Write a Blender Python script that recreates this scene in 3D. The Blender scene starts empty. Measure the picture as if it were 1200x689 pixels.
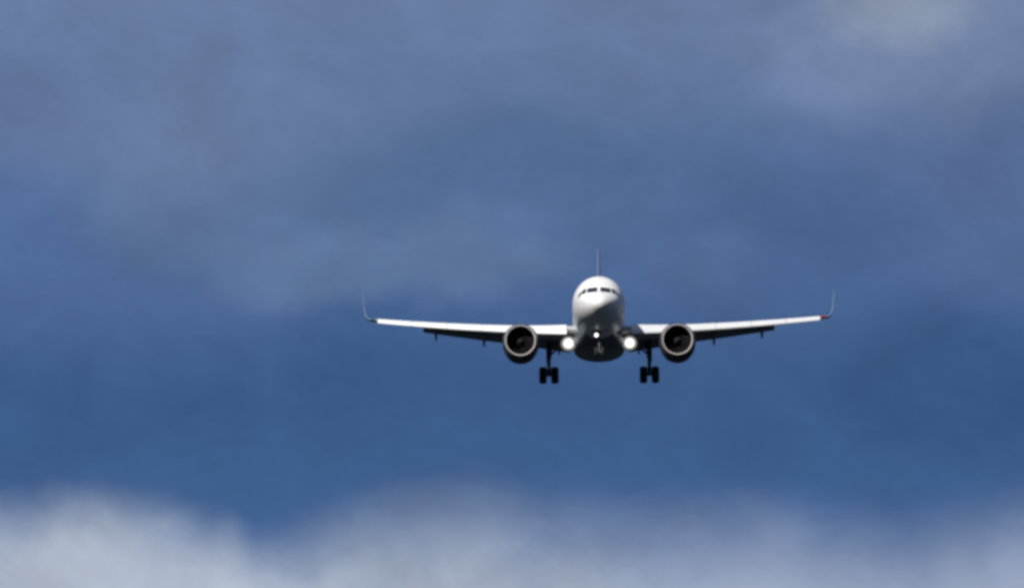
import bpy, bmesh, math
import numpy as np
from mathutils import Vector, Matrix

R = math.radians
SC = bpy.context.scene
COL = SC.collection

# ------------------------------------------------------------------ camera
DIST = 600.0            # metres from the lens to the airliner's nose
ELEV = 3.5              # the lens looks this far above the horizon
PITCH = 3.5             # nose-up attitude of the airliner
cam_d = bpy.data.cameras.new('camera')
cam = bpy.data.objects.new('camera', cam_d)
COL.objects.link(cam)
cam.location = (0, 0, 1.7)
cam.rotation_euler = (R(90 + ELEV), 0, 0)
cam_d.sensor_width = 36.0
cam_d.lens = 284.0
cam_d.clip_start = 0.5
cam_d.clip_end = 120000.0
SC.camera = cam

# ------------------------------------------------------------------ sun and sky
SUN_AZ = -28.0          # degrees left of the line from the airliner to the camera
SUN_EL = 35.0
to_sun = Vector((math.sin(R(SUN_AZ)) * math.cos(R(SUN_EL)),
                 -math.cos(R(SUN_AZ)) * math.cos(R(SUN_EL)),
                 math.sin(R(SUN_EL))))
sun_d = bpy.data.lights.new('sun', 'SUN')
sun_d.energy = 5.0
sun_d.angle = R(0.53)
sun_d.color = (1.0, 0.96, 0.90)
sun = bpy.data.objects.new('sun', sun_d)
COL.objects.link(sun)
sun.rotation_euler = to_sun.to_track_quat('Z', 'Y').to_euler()
sun.location = (0, 0, 300)

SC.view_settings.view_transform = 'Standard'
SC.view_settings.look = 'None'
SC.view_settings.exposure = 0.0
SC.view_settings.gamma = 1.0
SC.view_settings.use_curve_mapping = False
SC.render.engine = 'CYCLES'
SC.cycles.use_denoising = True
SC.cycles.filter_width = 3.5      # the soft long-lens picture


class NT:
    """small helper that wires shader nodes"""
    def __init__(self, tree):
        self.t = tree
        self.n = tree.nodes
        self.n.clear()

    def node(self, kind, **kw):
        nd = self.n.new(kind)
        for k, v in kw.items():
            setattr(nd, k, v)
        return nd

    def put(self, sock, v):
        if isinstance(v, (int, float, tuple, list)):
            sock.default_value = v
        else:
            self.t.links.new(v, sock)

    def math(self, op, a, b=0.0, c=0.0, clamp=False):
        nd = self.node('ShaderNodeMath', operation=op)
        nd.use_clamp = clamp
        for s, v in zip(nd.inputs, (a, b, c)):
            self.put(s, v)
        return nd.outputs[0]

    def add(self, a, b): return self.math('ADD', a, b)
    def sub(self, a, b): return self.math('SUBTRACT', a, b)
    def mul(self, a, b): return self.math('MULTIPLY', a, b)

    def smooth(self, v, lo, hi):
        nd = self.node('ShaderNodeMapRange', interpolation_type='SMOOTHSTEP')
        self.put(nd.inputs['Value'], v)
        for k, x in (('From Min', lo), ('From Max', hi), ('To Min', 0.0), ('To Max', 1.0)):
            self.put(nd.inputs[k], x)
        return nd.outputs[0]

    def xyz(self, x, y, z):
        nd = self.node('ShaderNodeCombineXYZ')
        for s, v in zip(nd.inputs, (x, y, z)):
            self.put(s, v)
        return nd.outputs[0]

    def noise(self, vec, scale, detail=4.0, rough=0.55, dist=0.0):
        nd = self.node('ShaderNodeTexNoise')
        self.put(nd.inputs['Vector'], vec)
        nd.inputs['Scale'].default_value = scale
        nd.inputs['Detail'].default_value = detail
        nd.inputs['Roughness'].default_value = rough
        nd.inputs['Distortion'].default_value = dist
        return nd.outputs['Fac']

    def mix(self, f, a, b):
        nd = self.node('ShaderNodeMix', data_type='RGBA')
        self.put(nd.inputs[0], f)
        self.put(nd.inputs[6], a)
        self.put(nd.inputs[7], b)
        return nd.outputs[2]


def lin(r, g, b):
    def f(c):
        c /= 255.0
        return c / 12.92 if c <= 0.04045 else ((c + 0.055) / 1.055) ** 2.4
    return (f(r), f(g), f(b), 1.0)


world = bpy.data.worlds.new('World')
SC.world = world
world.use_nodes = True
w = NT(world.node_tree)
tc = w.node('ShaderNodeTexCoord')
sep = w.node('ShaderNodeSeparateXYZ')
w.put(sep.inputs[0], tc.outputs['Generated'])
dx, dy, dz = sep.outputs
# s runs along the compass, t up in elevation; 1 unit = 7.3 degrees of sky, t = 0 lies 3.5 degrees above the horizon
UNIT = 0.1281
s0 = w.math('DIVIDE', dx, UNIT)
t0 = w.math('DIVIDE', w.sub(dz, math.sin(R(ELEV))), UNIT)
p0 = w.xyz(s0, t0, 0.0)
# billowing: shift the directions by a slow noise so that every cloud edge is uneven
wob_a = w.sub(w.noise(p0, 3.2, 2.0, 0.5), 0.5)
wob_b = w.sub(w.noise(w.xyz(w.add(s0, 7.3), w.add(t0, 2.1), 3.0), 3.6, 1.5, 0.45), 0.5)
s1 = w.add(s0, w.mul(wob_a, 0.16))
t1 = w.add(t0, w.mul(wob_b, 0.11))
ramp = w.node('ShaderNodeValToRGB')
w.put(ramp.inputs[0], w.math('MULTIPLY_ADD', t1, 1.0, 0.5, clamp=True))     # t -0.5 .. 0.5 -> 0 .. 1
ramp.color_ramp.interpolation = 'B_SPLINE'
STOPS = [(0.00, (66, 98, 145)), (0.25, (70, 102, 150)), (0.32, (61, 93, 139)),
         (0.42, (59, 90, 136)), (0.50, (74, 102, 147)), (0.58, (85, 110, 152)), (0.68, (96, 118, 157)),
         (0.78, (104, 124, 161)), (0.90, (106, 126, 162)), (1.00, (108, 126, 162))]
el = ramp.color_ramp.elements
while len(el) < len(STOPS):
    el.new(0.5)
for e, (p, c) in zip(el, STOPS):
    e.position = p
    e.color = lin(*c)
sky_col = ramp.outputs[0]


def blob(col, px, py, rx, ry, rgb, amount, rag=0.5, scale=6.0, soft=1.0, seed=0.0, detail=5.0):
    """one cloud of the overcast, by its bearing and elevation (given in 1/1200 of a unit from the middle of the view)"""
    cs, ct = (px - 600) / 1200.0, (344.5 - py) / 1200.0
    a = w.math('DIVIDE', w.sub(s1, cs), rx / 1200.0)
    b = w.math('DIVIDE', w.sub(t1, ct), ry / 1200.0)
    d = w.math('SQRT', w.add(w.mul(a, a), w.mul(b, b)))
    n = w.sub(w.noise(w.xyz(w.add(s0, seed), t0, seed), scale, detail, 0.55), 0.5)
    d = w.add(d, w.mul(n, rag * 2.0))
    f = w.sub(1.0, w.smooth(d, 1.0 - soft, 1.0 + soft * 0.35))
    return w.mix(w.mul(f, amount), col, lin(*rgb))


# thick and thin parts of the storm cloud
sky_col = blob(sky_col, 1140, 200, 300, 150, (82, 104, 147), 0.8, 0.6, 5.0, 1.0, 1.7, 7.0)
sky_col = blob(sky_col, 50, 150, 120, 70, (100, 119, 161), 0.6, 0.6, 6.0, 0.9, 8.1)
sky_col = blob(sky_col, 50, 300, 190, 110, (78, 106, 152), 0.75, 0.4, 4.0, 1.0, 8.9)
sky_col = blob(sky_col, 250, 170, 190, 130, (105, 125, 161), 0.75, 0.75, 5.0, 0.9, 5.5, 7.0)
sky_col = blob(sky_col, 640, 195, 270, 80, (81, 107, 149), 0.85, 0.8, 6.0, 0.7, 4.1, 7.0)
sky_col = blob(sky_col, 900, 290, 190, 90, (72, 100, 143), 0.8, 0.45, 5.0, 0.9, 3.3)
sky_col = blob(sky_col, 440, 318, 220, 62, (98, 121, 160), 0.7, 0.95, 8.0, 0.6, 2.4, 7.0)
sky_col = blob(sky_col, 590, 255, 60, 32, (94, 118, 161), 0.7, 0.6, 9.0, 0.8, 7.4, 6.0)
sky_col = blob(sky_col, 1150, 330, 150, 60, (84, 109, 152), 0.7, 0.6, 6.0, 0.9, 6.1)
sky_col = blob(sky_col, 810, 310, 90, 40, (86, 110, 153), 0.7, 0.6, 7.0, 0.9, 9.7)
sky_col = blob(sky_col, 1080, 35, 220, 100, (115, 132, 165), 0.75, 1.1, 6.0, 0.9, 0.6, 8.0)
sky_col = blob(sky_col, 1055, 5, 75, 50, (144, 156, 178), 0.75, 1.3, 8.0, 1.0, 2.9, 8.0)
sky_col = blob(sky_col, 940, 110, 60, 40, (112, 131, 170), 0.6, 0.7, 10.0, 1.0, 4.9, 6.0)
sky_col = blob(sky_col, 1190, 480, 260, 90, (56, 86, 131), 0.7, 0.4, 5.0, 1.0, 4.4)

# the sunlit cloud bank low in the sky: an uneven top that changes with the bearing
TOPS = [(0, 612), (90, 600), (190, 606), (260, 628), (310, 656), (345, 660), (400, 652), (480, 640), (560, 635), (650, 643), (760, 650),
        (880, 646), (980, 660), (1070, 668), (1140, 650), (1200, 638)]
rt = w.node('ShaderNodeValToRGB')
rt.color_ramp.interpolation = 'EASE'
w.put(rt.inputs[0], w.add(s0, w.add(0.5, w.mul(wob_a, 0.05))))
el = rt.color_ramp.elements
while len(el) < len(TOPS):
    el.new(0.5)
for e, (px, py) in zip(el, TOPS):
    e.position = px / 1200.0
    v = (py - 580) / 120.0
    e.color = (v, v, v, 1)
bank_t = w.math('MULTIPLY_ADD', rt.outputs[0], -120.0 / 1200.0, (344.5 - 580) / 1200.0)
puff = w.sub(w.noise(w.xyz(s0, w.mul(t0, 1.2), 11.0), 11.0, 7.0, 0.58, 0.4), 0.5)
puff2 = w.sub(w.noise(w.xyz(s0, t0, 15.0), 3.5, 3.0, 0.5), 0.5)
depth = w.add(w.sub(bank_t, t0), w.add(w.mul(puff, 0.030), w.mul(puff2, 0.03)))
soft_r = w.math('MULTIPLY_ADD', w.smooth(s0, -0.28, -0.1), 0.030, 0.034)
thick = w.smooth(w.math('DIVIDE', depth, soft_r), -1.3, 1.2)
bank_rgb = w.mix(w.smooth(w.add(puff, w.mul(puff2, 1.2)), -0.25, 0.3), lin(167, 178, 198), lin(179, 189, 205))
bank_rgb = w.mix(w.smooth(s0, -0.25, 0.45), bank_rgb, lin(162, 172, 194))
sky_col = w.mix(w.mul(thick, 0.97), sky_col, bank_rgb)
# fine mottling of the whole cloud deck
fine = w.sub(w.noise(w.xyz(s0, w.mul(t0, 1.4), 5.0), 6.0, 8.0, 0.62, 0.5), 0.5)
fine2 = w.sub(w.noise(w.xyz(w.add(s0, w.mul(t0, 0.6)), w.mul(t0, 1.3), 9.0), 19.0, 6.0, 0.62, 0.6), 0.5)
gain = w.add(1.0, w.add(w.mul(fine, 0.50), w.mul(fine2, 0.20)))
vm = w.node('ShaderNodeVectorMath', operation='SCALE')
w.put(vm.inputs[0], sky_col)
w.put(vm.inputs['Scale'], w.mul(gain, 10.0))          # the Background runs at 0.1
nish = w.node('ShaderNodeTexSky', sky_type='NISHITA')
nish.sun_disc = False
nish.sun_elevation = R(SUN_EL)
nish.sun_rotation = math.atan2(to_sun.x, to_sun.y)
nish.altitude = 0.0
nish.air_density = 1.0
nish.dust_density = 1.0
nish.ozone_density = 1.5
# unseen sky behind the lens, darkened to keep light off the airliner's underside
front = w.mix(w.smooth(dy, -0.2, 0.5), (0.34, 0.50, 0.86, 1.0), vm.outputs[0])
# the cloud deck breaks up overhead, where the clear sky shows
cover = w.sub(1.0, w.mul(w.smooth(dz, 0.45, 0.9), 0.55))
final = w.mix(cover, nish.outputs[0], front)
bg = w.node('ShaderNodeBackground')
w.put(bg.inputs['Color'], final)
bg.inputs['Strength'].default_value = 0.1
wo = w.node('ShaderNodeOutputWorld')
w.put(wo.inputs['Surface'], bg.outputs[0])


# ------------------------------------------------------------------ materials
def paint(name, rgb, rough=0.35, metal=0.0, coat=0.0, var=0.10, scale=1.5, spec=0.5):
    m = bpy.data.materials.new(name)
    m.use_nodes = True
    t = NT(m.node_tree)
    c = t.node('ShaderNodeTexCoord')
    n = t.noise(c.outputs['Object'], scale, 6.0, 0.6)
    n2 = t.noise(c.outputs['Object'], scale * 9.0, 3.0, 0.5)
    k = t.add(t.mul(n, 0.7), t.mul(n2, 0.3))
    dark = tuple(x * (1 - var) for x in rgb) + (1.0,)
    lite = tuple(min(1.0, x * (1 + var * 0.6)) for x in rgb) + (1.0,)
    col = t.mix(t.smooth(k, 0.3, 0.7), dark, lite)
    b = t.node('ShaderNodeBsdfPrincipled')
    t.put(b.inputs['Base Color'], col)
    t.put(b.inputs['Roughness'], t.add(rough, t.mul(t.sub(n2, 0.5), 0.12)))
    b.inputs['Metallic'].default_value = metal
    b.inputs['Coat Weight'].default_value = coat
    b.inputs['Specular IOR Level'].default_value = spec
    o = t.node('ShaderNodeOutputMaterial')
    t.put(o.inputs[0], b.outputs[0])
    return m


def lamp(name, rgb, strength, radius=None, centre=None):
    m = bpy.data.materials.new(name)
    m.use_nodes = True
    t = NT(m.node_tree)
    b = t.node('ShaderNodeBsdfPrincipled')
    b.inputs['Base Color'].default_value = (0.05, 0.05, 0.05, 1.0) if radius else rgb + (1.0,)
    b.inputs['Roughness'].default_value = 0.15
    b.inputs['Emission Color'].default_value = rgb + (1.0,)
    b.inputs['Emission Strength'].default_value = strength
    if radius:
        # soft glow of the lamp painted into the lens emission, fading towards the rim
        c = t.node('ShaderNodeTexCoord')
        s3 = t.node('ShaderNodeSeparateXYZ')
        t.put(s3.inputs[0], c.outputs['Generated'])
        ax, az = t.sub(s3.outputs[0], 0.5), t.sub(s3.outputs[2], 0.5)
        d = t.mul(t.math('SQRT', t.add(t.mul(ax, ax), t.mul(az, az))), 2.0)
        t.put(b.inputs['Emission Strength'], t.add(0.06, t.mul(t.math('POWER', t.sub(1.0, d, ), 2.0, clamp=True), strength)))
    o = t.node('ShaderNodeOutputMaterial')
    t.put(o.inputs[0], b.outputs[0])
    return m


M = {
    'white': paint('white_paint', (0.84, 0.84, 0.84), 0.42, coat=0.0, var=0.08, spec=0.4),
    'wing': paint('wing_grey_paint', (0.42, 0.43, 0.45), 0.4, var=0.10),
    'slat': paint('slat_paint', (0.78, 0.79, 0.80), 0.34, var=0.05),
    'flap': paint('flap_grey_paint', (0.20, 0.21, 0.23), 0.5, var=0.15),
    'nacelle': paint('nacelle_paint', (0.045, 0.045, 0.06), 0.45, var=0.15, spec=0.3),
    'lip': paint('polished_lip_metal', (0.84, 0.78, 0.75), 0.34, metal=0.1, var=0.06),
    'duct': paint('intake_liner', (0.006, 0.006, 0.008), 0.8, var=0.15, spec=0.15),
    'blade': paint('fan_blade_metal', (0.010, 0.010, 0.013), 0.7, var=0.1, spec=0.2),
    'spin': paint('spinner_paint', (0.02, 0.02, 0.024), 0.6, spec=0.2),
    'steel': paint('gear_steel', (0.11, 0.11, 0.12), 0.45, metal=0.3, var=0.2),
    'strutlite': paint('oleo_chrome', (0.13, 0.13, 0.14), 0.45, metal=0.2),
    'bezel': paint('black_bezel', (0.02, 0.02, 0.022), 0.7, spec=0.2),
    'rubber': paint('tyre_rubber', (0.022, 0.022, 0.024), 0.8, var=0.2, scale=6),
    'hub': paint('wheel_hub', (0.10, 0.10, 0.11), 0.5, metal=0.4),
    'glass': paint('cockpit_glass', (0.012, 0.014, 0.02), 0.08, var=0.05),
    'tail': paint('tail_blue_paint', (0.15, 0.21, 0.345), 0.5, var=0.08),
    'winglet': paint('winglet_paint', (0.16, 0.23, 0.38), 0.5, var=0.08),
    'belly': paint('belly_shaded_paint', (0.10, 0.12, 0.165), 0.42, var=0.15),  # underside shade put into the colour of the fairing and nose gear doors
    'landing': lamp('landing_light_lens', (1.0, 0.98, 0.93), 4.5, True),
    'taxi': lamp('taxi_light_lens', (1.0, 0.98, 0.95), 8.0, True),
    'navgreen': lamp('green_lens', (0.03, 0.13, 0.12), 0.15),
    'navred': lamp('red_lens', (0.25, 0.05, 0.08), 0.15),
}

# unseen land, coloured dark to limit bounce onto the belly, one sheet out to the horizon
gm = bpy.data.materials.new('dark_land')
gm.use_nodes = True
g = NT(gm.node_tree)
gc = g.node('ShaderNodeTexCoord')
gn = g.noise(gc.outputs['Object'], 0.02, 8.0, 0.6)
gcol = g.mix(g.smooth(gn, 0.35, 0.65), (0.013, 0.018, 0.022, 1), (0.024, 0.031, 0.036, 1))
gb = g.node('ShaderNodeBsdfPrincipled')
g.put(gb.inputs['Base Color'], gcol)
gb.inputs['Roughness'].default_value = 1.0
gb.inputs['Specular IOR Level'].default_value = 0.0
go_ = g.node('ShaderNodeOutputMaterial')
g.put(go_.inputs[0], gb.outputs[0])
bm = bmesh.new()
rings = [0, 200, 1000, 5000, 20000, 60000]
prev = None
for r in rings:
    if r == 0:
        prev = [bm.verts.new((0, 0, 0))]
        continue
    cur = [bm.verts.new((r * math.cos(i * math.tau / 64), r * math.sin(i * math.tau / 64), 0)) for i in range(64)]
    for i in range(64):
        j = (i + 1) % 64
        if len(prev) == 1:
            bm.faces.new((prev[0], cur[i], cur[j]))
        else:
            bm.faces.new((prev[i], cur[i], cur[j], prev[j]))
    prev = cur
me = bpy.data.meshes.new('ground')
bm.to_mesh(me)
bm.free()
me.materials.append(gm)
ground = bpy.data.objects.new('ground', me)
COL.objects.link(ground)
ground['kind'] = 'structure'

# ------------------------------------------------------------------ the airliner
# Aircraft frame: x = right in the photo, y = aft, z = up; nose tip at y = 0, fuselage axis at z = 0.
BASE = Vector((0.0, 17.5, -4.69))          # under the main wheels
plane = bpy.data.objects.new('airliner', None)
COL.objects.link(plane)
plane.empty_display_size = 3
plane['label'] = 'white twin engine jet with gear down and landing lights lit, flying head-on under dark clouds'
plane['category'] = 'airliner'
NOSE = Vector((6.45, DIST * math.cos(R(ELEV)), 1.62 + DIST * math.sin(R(ELEV))))
YAW, ROLL = -0.62, -0.35
rot = Matrix.Rotation(R(YAW), 4, 'Z') @ Matrix.Rotation(R(-PITCH), 4, 'X') @ Matrix.Rotation(R(ROLL), 4, 'Y')
plane.rotation_euler = rot.to_euler()
plane.location = NOSE + rot.to_3x3() @ BASE


def obj(name, bm, mats, parent, smooth=40.0):
    bmesh.ops.recalc_face_normals(bm, faces=bm.faces)
    me = bpy.data.meshes.new(name)
    bm.to_mesh(me)
    bm.free()
    for p in me.polygons:
        p.use_smooth = True
    me.set_sharp_from_angle(angle=R(smooth))
    for m in (mats if isinstance(mats, (list, tuple)) else [mats]):
        me.materials.append(m)
    me.transform(Matrix.Translation(-BASE))
    o = bpy.data.objects.new(name, me)
    COL.objects.link(o)
    o.parent = parent
    return o


def loft(bm, rings, caps=(True, True), closed=True, mat=0):
    vs = [[bm.verts.new(p) for p in r] for r in rings]
    n = len(vs[0])
    for a, b in zip(vs, vs[1:]):
        for i in range(n if closed else n - 1):
            j = (i + 1) % n
            f = bm.faces.new((a[i], a[j], b[j], b[i]))
            f.material_index = mat
    for k, c in ((0, caps[0]), (-1, caps[1])):
        if c:
            bm.faces.new(vs[k]).material_index = mat
    return vs


def revolve(bm, prof, axis='Y', origin=(0, 0, 0), n=48, close=False, mat=0):
    """prof: (along axis, radius) pairs"""
    rings = []
    for a, r in prof:
        r = max(r, 0.002)
        ring = []
        for i in range(n):
            c, s_ = math.cos(i * math.tau / n) * r, math.sin(i * math.tau / n) * r
            ring.append({'Y': (origin[0] + c, origin[1] + a, origin[2] + s_),
                         'X': (origin[0] + a, origin[1] + c, origin[2] + s_)}[axis])
        rings.append(ring)
    if close:
        rings.append(rings[0])
    loft(bm, rings, (not close, not close), mat=mat)
    if close:
        bmesh.ops.remove_doubles(bm, verts=bm.verts, dist=1e-5)


def tube(bm, a, b, ra, rb=None, n=16):
    a, b = Vector(a), Vector(b)
    rb = ra if rb is None else rb
    q = (b - a).to_track_quat('Z', 'Y')
    rings = []
    for p, r in ((a, ra), (b, rb)):
        rings.append([tuple(p + q @ Vector((r * math.cos(i * math.tau / n), r * math.sin(i * math.tau / n), 0))) for i in range(n)])
    loft(bm, rings)


def slab(bm, pts, thick):
    """closed plate from a quad of points, given thickness along its normal"""
    pts = [Vector(p) for p in pts]
    nrm = (pts[1] - pts[0]).cross(pts[2] - pts[0]).normalized() * (thick / 2)
    loft(bm, [[tuple(p - nrm) for p in pts], [tuple(p + nrm) for p in pts]])


# ---- fuselage
FY = np.array([0.0, .06, .2, .5, 1.0, 1.6, 2.2, 2.8, 3.6, 4.6, 6.0, 8, 12, 18, 24, 27, 30, 33, 36, 37.5])
FT = np.array([-.52, -.36, -.19, .04, .30, .58, .96, 1.36, 1.76, 1.97, 2.07, 2.07, 2.07, 2.07, 2.07, 2.06, 2.02, 1.92, 1.72, 1.50])
FB = np.array([-.54, -.72, -.90, -1.10, -1.36, -1.58, -1.74, -1.86, -1.97, -2.04, -2.07, -2.07, -2.07, -2.07, -2.05, -1.72, -1.15, -.50, .30, .80])
FW = np.array([.01, .22, .42, .69, 1.00, 1.27, 1.48, 1.64, 1.80, 1.91, 1.975, 1.975, 1.975, 1.975, 1.96, 1.80, 1.48, 1.02, .52, .28])
FC = np.array([-.53, -.52, -.50, -.46, -.40, -.32, -.24, -.17, -.09, -.03, 0, 0, 0, 0, .02, .22, .5, .78, 1.0, 1.12])


def pchip(x, y, q):
    h = np.diff(x)
    d = np.diff(y) / h
    m = np.zeros_like(y)
    for i in range(1, len(x) - 1):
        if d[i - 1] * d[i] > 0:
            w1, w2 = 2 * h[i] + h[i - 1], h[i] + 2 * h[i - 1]
            m[i] = (w1 + w2) / (w1 / d[i - 1] + w2 / d[i])
    m[0], m[-1] = d[0], d[-1]
    i = int(np.clip(np.searchsorted(x, q) - 1, 0, len(x) - 2))
    t = (q - x[i]) / h[i]
    return float((1 + 2 * t) * (1 - t) ** 2 * y[i] + t * (1 - t) ** 2 * h[i] * m[i]
                 + t * t * (3 - 2 * t) * y[i + 1] + t * t * (t - 1) * h[i] * m[i + 1])


def fus(y):
    return [pchip(FY, a, y) for a in (FT, FB, FW, FC)]


def fus_ring(y, n=64):
    t, b, wd, c = fus(y)
    out = []
    for i in range(n):
        a = i * math.tau / n
        z = math.sin(a)
        out.append((wd * math.cos(a), y, c + z * (t - c if z > 0 else c - b)))
    return out


ys = [0, .02, .05, .1, .16, .24, .34, .46, .6, .8, 1.0, 1.2, 1.4, 1.6, 1.8, 2.0, 2.2, 2.4, 2.6, 2.8, 3.1, 3.4, 3.7, 4.1, 4.6, 5.2, 6,
      7, 8, 10, 12, 14, 16, 18, 20, 22, 24, 25, 26, 27, 28, 29, 30, 31, 32, 33, 34, 35, 36, 36.8, 37.5]
bm = bmesh.new()
loft(bm, [fus_ring(y) for y in ys])
fuselage = obj('fuselage', bm, M['white'], plane, 60)


def on_nose(x, z):
    """the point of the nose skin straight behind (x, z) as seen from ahead"""
    lo, hi = 0.0, 6.0
    for _ in range(40):
        y = (lo + hi) / 2
        t, b, wd, c = fus(y)
        h = t - c if z > c else c - b
        inside = (x / wd) ** 2 + ((z - c) / h) ** 2 < 1
        if inside:
            hi = y
        else:
            lo = y
    return Vector((x, (lo + hi) / 2, z))


def pane(quad, proud, inner=0.0):
    """a patch of the nose skin bounded by a quad in (x, z), lifted along the skin's normal"""
    n = 8
    q = [Vector((a, b)) for a, b in quad]
    grid = []
    for i in range(n + 1):
        row = []
        for j in range(n + 1):
            u, v = i / n, j / n
            p = (q[0] * (1 - u) + q[1] * u) * (1 - v) + (q[3] * (1 - u) + q[2] * u) * v
            P = on_nose(p.x, p.y)
            e = 0.01
            du = on_nose(p.x + e, p.y) - on_nose(p.x - e, p.y)
            dv = on_nose(p.x, p.y + e) - on_nose(p.x, p.y - e)
            nr = du.cross(dv).normalized()
            if nr.y > 0:
                nr = -nr
            row.append((P, nr))
        grid.append(row)
    bm = bmesh.new()
    lay = []
    for off in (-0.03, proud):
        lay.append([[bm.verts.new(P + nr * off) for P, nr in row] for row in grid])
    for k in (0, 1):
        for i in range(n):
            for j in range(n):
                bm.faces.new((lay[k][i][j], lay[k][i + 1][j], lay[k][i + 1][j + 1], lay[k][i][j + 1]))
    edge = [(i, 0) for i in range(n)] + [(n, j) for j in range(n)] + [(i, n) for i in range(n, 0, -1)] + [(0, j) for j in range(n, 0, -1)]
    for (i, j), (k, l) in zip(edge, edge[1:] + edge[:1]):
        bm.faces.new((lay[0][i][j], lay[0][k][l], lay[1][k][l], lay[1][i][j]))
    return bm


for s in (-1, 1):
    for quad in ([(.11, .40), (.90, .37), (.84, .77), (.11, .83)],
                 [(.98, .37), (1.30, .27), (1.22, .66), (.92, .79)],
                 [(1.36, .22), (1.56, .06), (1.49, .38), (1.28, .60)]):
        obj('cockpit_window', pane([(x * s, z) for x, z in quad], 0.012), M['glass'], fuselage, 30)

# ---- belly fairing
bm = bmesh.new()
rings = []
for k in range(25):
    y = 9.6 + k * (23.4 - 9.6) / 24
    u = (y - 9.6) / (23.4 - 9.6)
    f = min(1.0, u / 0.22, (1 - u) / 0.30)
    f = f * f * (3 - 2 * f)
    hw, zb, zt = 1.25 + 0.70 * f, -2.0 - 0.80 * f, -0.95
    ring = []
    for i in range(40):
        a = i * math.tau / 40
        c, sn = math.cos(a), math.sin(a)
        e = 0.95
        X = hw * math.copysign(abs(c) ** e, c)
        zc = (zb + zt) / 2
        Z = zc + (zt - zb) / 2 * math.copysign(abs(sn) ** e, sn)
        ring.append((X, y, Z))
    rings.append(ring)
loft(bm, rings)
obj('belly_fairing', bm, M['belly'], plane, 50)

# ---- wings
AF = [(1.0, .0), (.9, .012), (.78, .028), (.65, .043), (.5, .056), (.35, .062), (.22, .059), (.12, .049), (.06, .037), (.025, .025), (.007, .013),
      (0, 0), (.007, -.013), (.025, -.024), (.06, -.035), (.12, -.044), (.22, -.052), (.35, -.054), (.5, -.046), (.65, -.032), (.78, -.017), (.9, -.006), (1.0, -.002)]


def af_cut(lo, hi):
    """the aerofoil between two chord fractions"""
    up = [p for p in AF[:12]]
    dn = [p for p in AF[11:]]

    def at(tab, x):
        tab = sorted(tab)
        return float(np.interp(x, [a for a, _ in tab], [b for _, b in tab]))
    xs = [x for x in sorted({a for a, _ in AF}) if lo < x < hi]
    xs = [lo] + xs + [hi]
    top = [(x, at(up, x)) for x in reversed(xs)]
    bot = [(x, at(dn, x)) for x in (xs if lo > 0 else xs[1:])]
    return top + bot


X_ROOT, X_TIP = 1.5, 17.35


def wing_at(x):
    """leading edge y, z, chord, incidence and thickness factor at span x"""
    yle = 11.75 + (x - 1.9) * 0.512
    z = -1.22 + .082 * (x - 1.9) + .0024 * (x - 1.9) ** 2
    if x < 6.4:
        c = np.interp(x, [1.5, 6.4], [6.9, 4.25])
    else:
        c = np.interp(x, [6.4, 17.35], [4.25, 1.62])
    inc = np.interp(x, [1.5, 17.35], [3.5, -0.5])
    th = np.interp(x, [1.5, 5, 17.35], [1.22, 1.05, 1.0])
    return yle, z, float(c), float(inc), float(th)


def wing_pt(s, x, u, v):
    yle, z, c, inc, th = wing_at(x)
    a = R(inc)
    yy, zz = u * c, v * c * th
    # nose-up incidence turns the section about its leading edge
    return (s * x, yle + yy * math.cos(a) + zz * math.sin(a), z - yy * math.sin(a) + zz * math.cos(a) + 0.012 * c)


def mirror_ring(r):
    return list(reversed(r))


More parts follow.
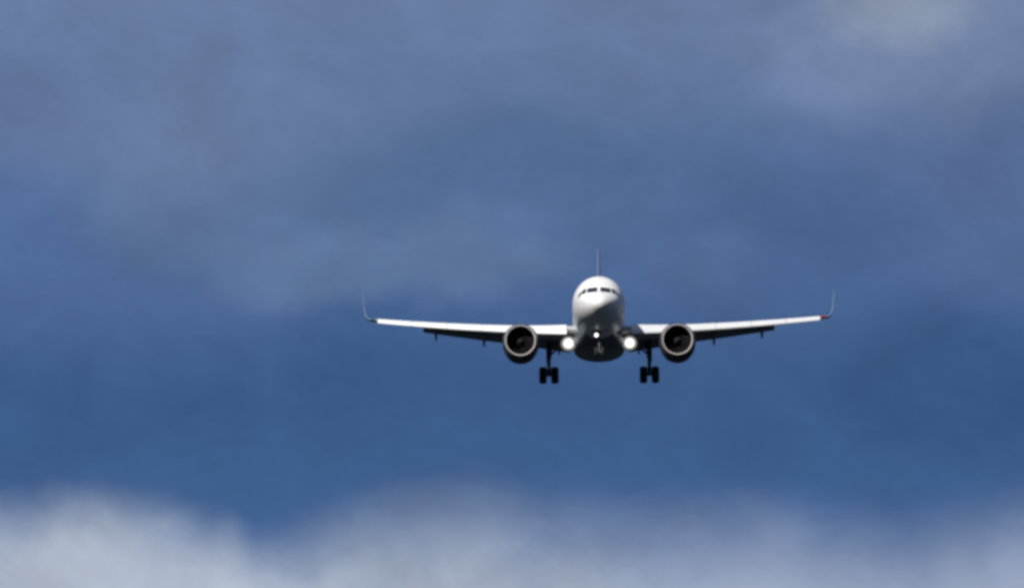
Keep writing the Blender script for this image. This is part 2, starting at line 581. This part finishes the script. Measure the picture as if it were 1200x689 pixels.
for s in (-1, 1):
    FX = 13.5
    bm = bmesh.new()
    cut, full = af_cut(0, .80), af_cut(0, 1.0)
    # both sections carry the same number of points
    def resect(hi):
        sec = []
        us = [0, .007, .025, .06, .12, .22, .35, .5, .62, .72, .78, .80] if hi < .9 else [0, .007, .025, .06, .12, .22, .35, .5, .65, .78, .9, 1.0]
        upx = sorted(AF[:12]); dnx = sorted(AF[11:])
        f = lambda tab, x: float(np.interp(x, [a for a, _ in tab], [b for _, b in tab]))
        sec += [(u, f(upx, u)) for u in reversed(us)]
        sec += [(u, f(dnx, u)) for u in us[1:]]
        return sec
    rings = []
    for x, hi in ((X_ROOT, .8), (2.5, .8), (4, .8), (6.4, .8), (9, .8), (11.5, .8), (FX, .8), (FX + .001, 1.), (15.2, 1.), (X_TIP, 1.)):
        rings.append([wing_pt(s, x, u, v) for u, v in resect(hi)])
    loft(bm, rings)
    wing = obj('wing', bm, M['wing'], plane, 35)

    # slats, drooped and run forward of the leading edge
    ssec = [(.15, .052), (.10, .047), (.06, .038), (.03, .028), (.01, .015), (0, 0), (.004, -.014), (.015, -.026), (.035, -.034), (.05, -.036),
            (.055, -.02), (.07, .0), (.10, .025), (.148, .048)]

    def slat_pt(x, u, v):
        yle, z, c, inc, th = wing_at(x)
        k = 0.68 * c + 1.25             # slat chord grows slower than the wing's
        a = R(24)
        u2, v2 = (u - .15) * k, (v - .05) * k * 1.28
        uu = u2 * math.cos(a) - v2 * math.sin(a) * -1 * 1.0
        vv = u2 * math.sin(a) + v2 * math.cos(a)
        # u2 < 0 ahead of the trailing edge of the slat: the nose hangs down
        return (s * x, yle + .045 * c + uu, z + .045 * c * th + .012 * c + vv)
    for x0, x1 in ((2.45, 5.6), (6.35, 8.9), (8.93, 11.6), (11.63, 14.3), (14.33, 16.95)):
        bm = bmesh.new()
        loft(bm, [[slat_pt(x0 + (x1 - x0) * k / 3, u, v) for u, v in ssec] for k in range(4)])
        obj('slat', bm, M['slat'], wing, 50)

    # flaps: a slotted aerofoil turned 35 degrees down behind the cut trailing edge
    def flap_pt(x, u, v, deg=36.0):
        yle, z, c, inc, th = wing_at(x)
        k = 0.24 * c if x > 6.4 else .24 * float(np.interp(x, [1.9, 6.4], [5.2, 4.25]))
        h = Vector(wing_pt(s, x, .80, -.004))
        a = R(deg)
        yy, zz = u * k, v * k * 1.6
        return (h.x, h.y + .05 * k + yy * math.cos(a) + zz * math.sin(a), h.z - .03 * k - yy * math.sin(a) + zz * math.cos(a))
    for x0, x1 in ((2.25, 6.3), (6.5, FX - .03)):
        bm = bmesh.new()
        loft(bm, [[flap_pt(x0 + (x1 - x0) * k / 3, u, v) for u, v in af_cut(0, 1.0)] for k in range(4)])
        obj('flap', bm, M['flap'], wing, 40)

    # flap track fairings, drooped with the flaps
    for x, ln, hg in ((3.05, 2.6, .5), (8.8, 2.5, .46), (12.5, 2.1, .40)):
        bm = bmesh.new()
        h = Vector(wing_pt(s, x, .50, -.045))
        rings = []
        for k in range(13):
            u = k / 12
            rr = math.sqrt(max(0.002, math.sin(math.pi * u ** 0.8)))
            d = max(0.0, u - 0.35)
            cy = h.y + u * ln
            cz = h.z - 0.10 - 0.05 * u - d * math.tan(R(24)) * ln
            rings.append([(h.x + .13 * rr * math.cos(i * math.tau / 16), cy, cz + hg / 2 * rr * math.sin(i * math.tau / 16)) for i in range(16)])
        loft(bm, rings)
        obj('flap_track_fairing', bm, M['flap'], wing, 60)

    # sharklet: the tip curls up and outward
    bm = bmesh.new()
    yle, z, c, inc, th = wing_at(X_TIP)
    rings = []
    path = [(0, 0, 0, c, 0), (.20, .03, .18, 1.50, 14), (.40, .14, .36, 1.38, 38), (.55, .38, .58, 1.24, 62), (.64, .80, .86, 1.08, 76),
            (.70, 1.35, 1.22, .88, 82), (.75, 1.90, 1.60, .68, 84), (.79, 2.35, 1.98, .46, 85)]
    for ox, oz, oy, ch, roll in path:
        ra = R(roll)
        ring = []
        for u, v in af_cut(0, 1.0):
            tv = v * ch * 1.0
            ring.append((s * (X_TIP + ox - tv * math.sin(ra)), yle + oy + u * ch, z + oz + .012 * ch + tv * math.cos(ra)))
        rings.append(ring)
    loft(bm, rings)
    obj('sharklet', bm, M['winglet'], wing, 50)

    # navigation light in the tip's leading edge: green on the aircraft's right wing, red on its left
    bm = bmesh.new()
    p = Vector(wing_pt(s, 17.22, .0, 0))
    rings = []
    for k in range(9):
        a = -math.pi / 2 + math.pi * k / 8
        rr = max(.01, math.cos(a))
        rings.append([(p.x + .30 * math.sin(a), p.y + .03 + .10 * rr * math.sin(i * math.tau / 16) + .14 * math.sin(a),
                       p.z + .0 + .10 * rr * math.cos(i * math.tau / 16)) for i in range(16)])
    loft(bm, rings)
    n = obj('navigation_light', bm, M['navgreen'] if s < 0 else M['navred'], wing, 60)
    n['label'] = 'green navigation light in the wing tip' if s < 0 else 'red navigation light in the wing tip'

    # landing light hanging under the wing root, switched on
    LX, LY, LZ = s * 2.32, 12.45, -2.14
    bm = bmesh.new()
    revolve(bm, [(.10, .60), (.0, .62), (.0, .63), (.10, .63), (.30, .52), (.48, .32), (.58, .10)], 'Y', (LX, LY, LZ), 32)
    tube(bm, (LX, LY + .3, LZ + .1), (LX, LY + .45, LZ + .85), .09)
    landing_light = obj('landing_light', bm, M['bezel'], plane, 40)
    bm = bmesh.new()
    revolve(bm, [(.09, .595), (.03, .59), (-.02, .38), (-.04, .05)], 'Y', (LX, LY, LZ), 32)  # lens made oversized to carry the painted glow
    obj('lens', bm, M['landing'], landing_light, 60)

    # ---- engine
    EX, EY, EZ = s * 5.93, 10.25, -2.15
    bm = bmesh.new()
    prof = [(.16, 1.172), (.5, 1.26), (1.0, 1.37), (1.7, 1.385), (2.4, 1.34), (3.1, 1.22), (3.6, 1.08), (3.6, 1.05), (3.0, 1.0), (2.2, 1.0),
            (1.25, 1.02), (.9, 1.00), (.62, .995), (.30, 1.03), (.122, 1.069)]
    revolve(bm, prof, 'Y', (EX, EY, EZ), 64, close=True)
    for v in bm.verts:                                   # the gearbox makes the cowl deeper below
        rr = math.hypot(v.co.x - EX, v.co.z - EZ)
        if rr > 1.045 and v.co.z < EZ and v.co.y > EY + .2:
            v.co.z += -.20 * min(1.0, (v.co.y - EY - .2) / 1.3) * min(1, (EZ - v.co.z) / rr * 1.2)
    for f in bm.faces:
        cc = f.calc_center_median()
        if math.hypot(cc.x - EX, cc.z - EZ) < 1.06 and cc.y > EY + .3:
            f.material_index = 1
    engine = obj('engine', bm, [M['nacelle'], M['duct']], plane, 40)
    bm = bmesh.new()
    prof = [(.158, 1.172), (.06, 1.160), (.012, 1.145), (-.002, 1.128), (.012, 1.111), (.04, 1.095), (.08, 1.080), (.12, 1.070), (.15, 1.10)]
    revolve(bm, prof, 'Y', (EX, EY, EZ), 64, close=True)
    obj('intake_lip', bm, M['lip'], engine, 60)
    bm = bmesh.new()
    nb = 18
    for b in range(nb):
        rings = []
        for k in range(7):
            r = .26 + k * (.985 - .26) / 6
            a0 = b * math.tau / nb + .12 * math.sin(k / 6 * 3)
            st = R(20 + 42 * k / 6)                       # stagger
            ch = .22 + .08 * k / 6
            ring = []
            for cu, tv in ((-.5, 0), (0, .012), (.5, 0), (0, -.012)):
                tang = cu * ch * math.sin(st) + tv * math.cos(st)
                ay = cu * ch * math.cos(st) - tv * math.sin(st)
                A = a0 + tang / r
                ring.append((EX + r * math.cos(A), EY + 1.05 + ay, EZ + r * math.sin(A)))
            rings.append(ring)
        loft(bm, rings)
    revolve(bm, [(1.16, .999), (1.20, .999)], 'Y', (EX, EY, EZ), 48)
    obj('fan', bm, M['blade'], engine, 30)
    bm = bmesh.new()
    revolve(bm, [(.50, .0), (.56, .06), (.68, .15), (.85, .24), (1.02, .29), (1.15, .30)], 'Y', (EX, EY, EZ), 32)
    obj('spinner', bm, M['spin'], engine, 60)
    bm = bmesh.new()
    revolve(bm, [(2.6, .80), (3.6, .72), (4.4, .52), (4.42, .40), (4.9, .22), (5.3, .03)], 'Y', (EX, EY, EZ), 32)
    obj('exhaust_cone', bm, M['steel'], engine, 40)
    bm = bmesh.new()
    rings = []
    for y, zt, zb, hw in ((11.6, -1.32, -1.40, .05), (12.4, -1.02, -1.35, .16), (13.6, -.86, -1.5, .19), (14.6, -.95, -1.75, .19),
                          (15.6, -1.10, -1.8, .16), (16.8, -1.15, -1.55, .08)):
        rings.append([(EX - hw, y, zb), (EX + hw, y, zb), (EX + hw, y, zt), (EX - hw, y, zt)])
    loft(bm, rings)
    obj('pylon', bm, M['nacelle'], engine, 30)

    # ---- main landing gear
    GX, GY, GZ = s * 3.84, 17.5, -4.0
    bm = bmesh.new()
    tube(bm, (GX - s * .10, GY - .1, -1.35), (GX, GY, -2.75), .24, .20)
    obj_gear = obj('main_gear_leg', bm, M['steel'], plane, 40)
    bm = bmesh.new()
    tube(bm, (GX, GY, -2.72), (GX, GY, GZ + .02), .15)
    tube(bm, (GX - .44, GY, GZ), (GX + .44, GY, GZ), .10)
    obj('oleo_strut', bm, M['steel'], obj_gear, 40)
    bm = bmesh.new()
    tube(bm, (GX, GY, -2.55), (GX - s * 1.0, GY + .05, -1.7), .075)
    obj('side_stay', bm, M['steel'], obj_gear, 40)
    bm = bmesh.new()
    tube(bm, (GX, GY - .18, -2.72), (GX, GY - .46, -3.2), .05)
    tube(bm, (GX, GY - .46, -3.2), (GX, GY - .14, -3.72), .05)
    obj('torque_link', bm, M['steel'], obj_gear, 40)
    bm = bmesh.new()
    dx_ = s * .30
    slab(bm, [(GX + dx_ * .7, GY - .55, -1.35), (GX + dx_ * .7, GY + .55, -1.35), (GX + dx_ * .55, GY + .35, -3.0), (GX + dx_ * .55, GY - .35, -3.0)], .05)
    obj('gear_door', bm, M['wing'], obj_gear, 30)
    for q in (-1, 1):
        bm = bmesh.new()
        cx = GX + q * .455
        wd = .295
        revolve(bm, [(-wd * .72, .30), (-wd * .95, .36), (-wd, .48), (-wd * .88, .585), (-wd * .55, .645), (0, .657), (wd * .55, .645), (wd * .88, .585), (wd, .48), (wd * .95, .36), (wd * .72, .30)],
                'X', (cx, GY, GZ), 40, close=True)
        obj('wheel', bm, M['rubber'], obj_gear, 40)
        bm = bmesh.new()
        revolve(bm, [(-wd * .6, .06), (-wd * .62, .302), (wd * .62, .302), (wd * .6, .06)], 'X', (cx, GY, GZ), 32, close=True)
        obj('wheel_rim', bm, M['hub'], obj_gear, 40)

    # ---- tailplane
    bm = bmesh.new()
    rings = []
    for x, yl, z, c, th in ((.6, 31.6, .78, 4.1, 1.0), (3.4, 33.3, 1.06, 2.8, .95), (6.22, 35.0, 1.36, 1.45, .9)):
        a = R(-3)
        rings.append([(s * x, yl + u * c, z - v * c * th * .9 + u * c * math.sin(a) * -1 * 0) for u, v in af_cut(0, 1.0)])
    loft(bm, rings)
    obj('tailplane', bm, M['wing'], plane, 35)

# ---- tail fin
bm = bmesh.new()
rings = []
for z, yl, c, th in ((1.7, 27.9, 6.6, .78), (2.6, 29.1, 5.7, .80), (4.5, 31.0, 4.35, .80), (6.5, 32.9, 3.0, .80), (7.75, 34.15, 2.15, .80), (7.9, 34.5, 1.75, .5)):
    rings.append([(v * c * th * 0.85, yl + u * c, z) for u, v in af_cut(0, 1.0)])
loft(bm, rings)
fin = obj('tail_fin', bm, M['tail'], plane, 35)

# ---- nose landing gear
NX, NY, NZ = 0.0, 5.05, -3.66
bm = bmesh.new()
tube(bm, (NX, NY + .25, -1.8), (NX, NY, -2.85), .11, .10)
noseleg = obj('nose_gear_leg', bm, M['steel'], plane, 40)
bm = bmesh.new()
tube(bm, (NX, NY, -2.85), (NX, NY - .04, NZ), .06)
tube(bm, (NX - .24, NY - .04, NZ), (NX + .24, NY - .04, NZ), .055)
obj('oleo_strut', bm, M['strutlite'], noseleg, 40)
bm = bmesh.new()
tube(bm, (NX, NY + .05, -2.75), (NX, NY + 1.0, -1.95), .05)
obj('drag_stay', bm, M['steel'], noseleg, 40)
for q in (-1, 1):
    bm = bmesh.new()
    cx, wd = NX + q * .245, .10
    revolve(bm, [(-wd * .7, .18), (-wd, .24), (-wd * .9, .33), (-wd * .5, .375), (0, .385), (wd * .5, .375), (wd * .9, .33), (wd, .24), (wd * .7, .18)],
            'X', (cx, NY - .04, NZ), 32, close=True)
    obj('wheel', bm, M['rubber'], noseleg, 40)
    bm = bmesh.new()
    revolve(bm, [(-wd * .6, .04), (-wd * .62, .182), (wd * .62, .182), (wd * .6, .04)], 'X', (cx, NY - .04, NZ), 24, close=True)
    obj('wheel_rim', bm, M['hub'], noseleg, 40)
    bm = bmesh.new()
    slab(bm, [(q * .36, NY - .1, -1.98), (q * .36, NY + 1.2, -2.0), (q * .50, NY + 1.15, -2.55), (q * .50, NY - .05, -2.55)], .04)
    obj('gear_door', bm, M['belly'], noseleg, 30)
bm = bmesh.new()
TX, TY, TZ = -.20, NY - .22, -2.42
revolve(bm, [(.05, .19), (-.02, .205), (.02, .215), (.12, .19), (.2, .07)], 'Y', (TX, TY, TZ), 24)
tube(bm, (TX, TY + .12, TZ), (NX, NY, TZ), .04)
taxi = obj('taxi_light', bm, M['bezel'], plane, 40)
bm = bmesh.new()
revolve(bm, [(.04, .188), (-.012, .185), (-.03, .10), (-.034, .02)], 'Y', (TX, TY, TZ), 24)
obj('lens', bm, M['taxi'], taxi, 60)
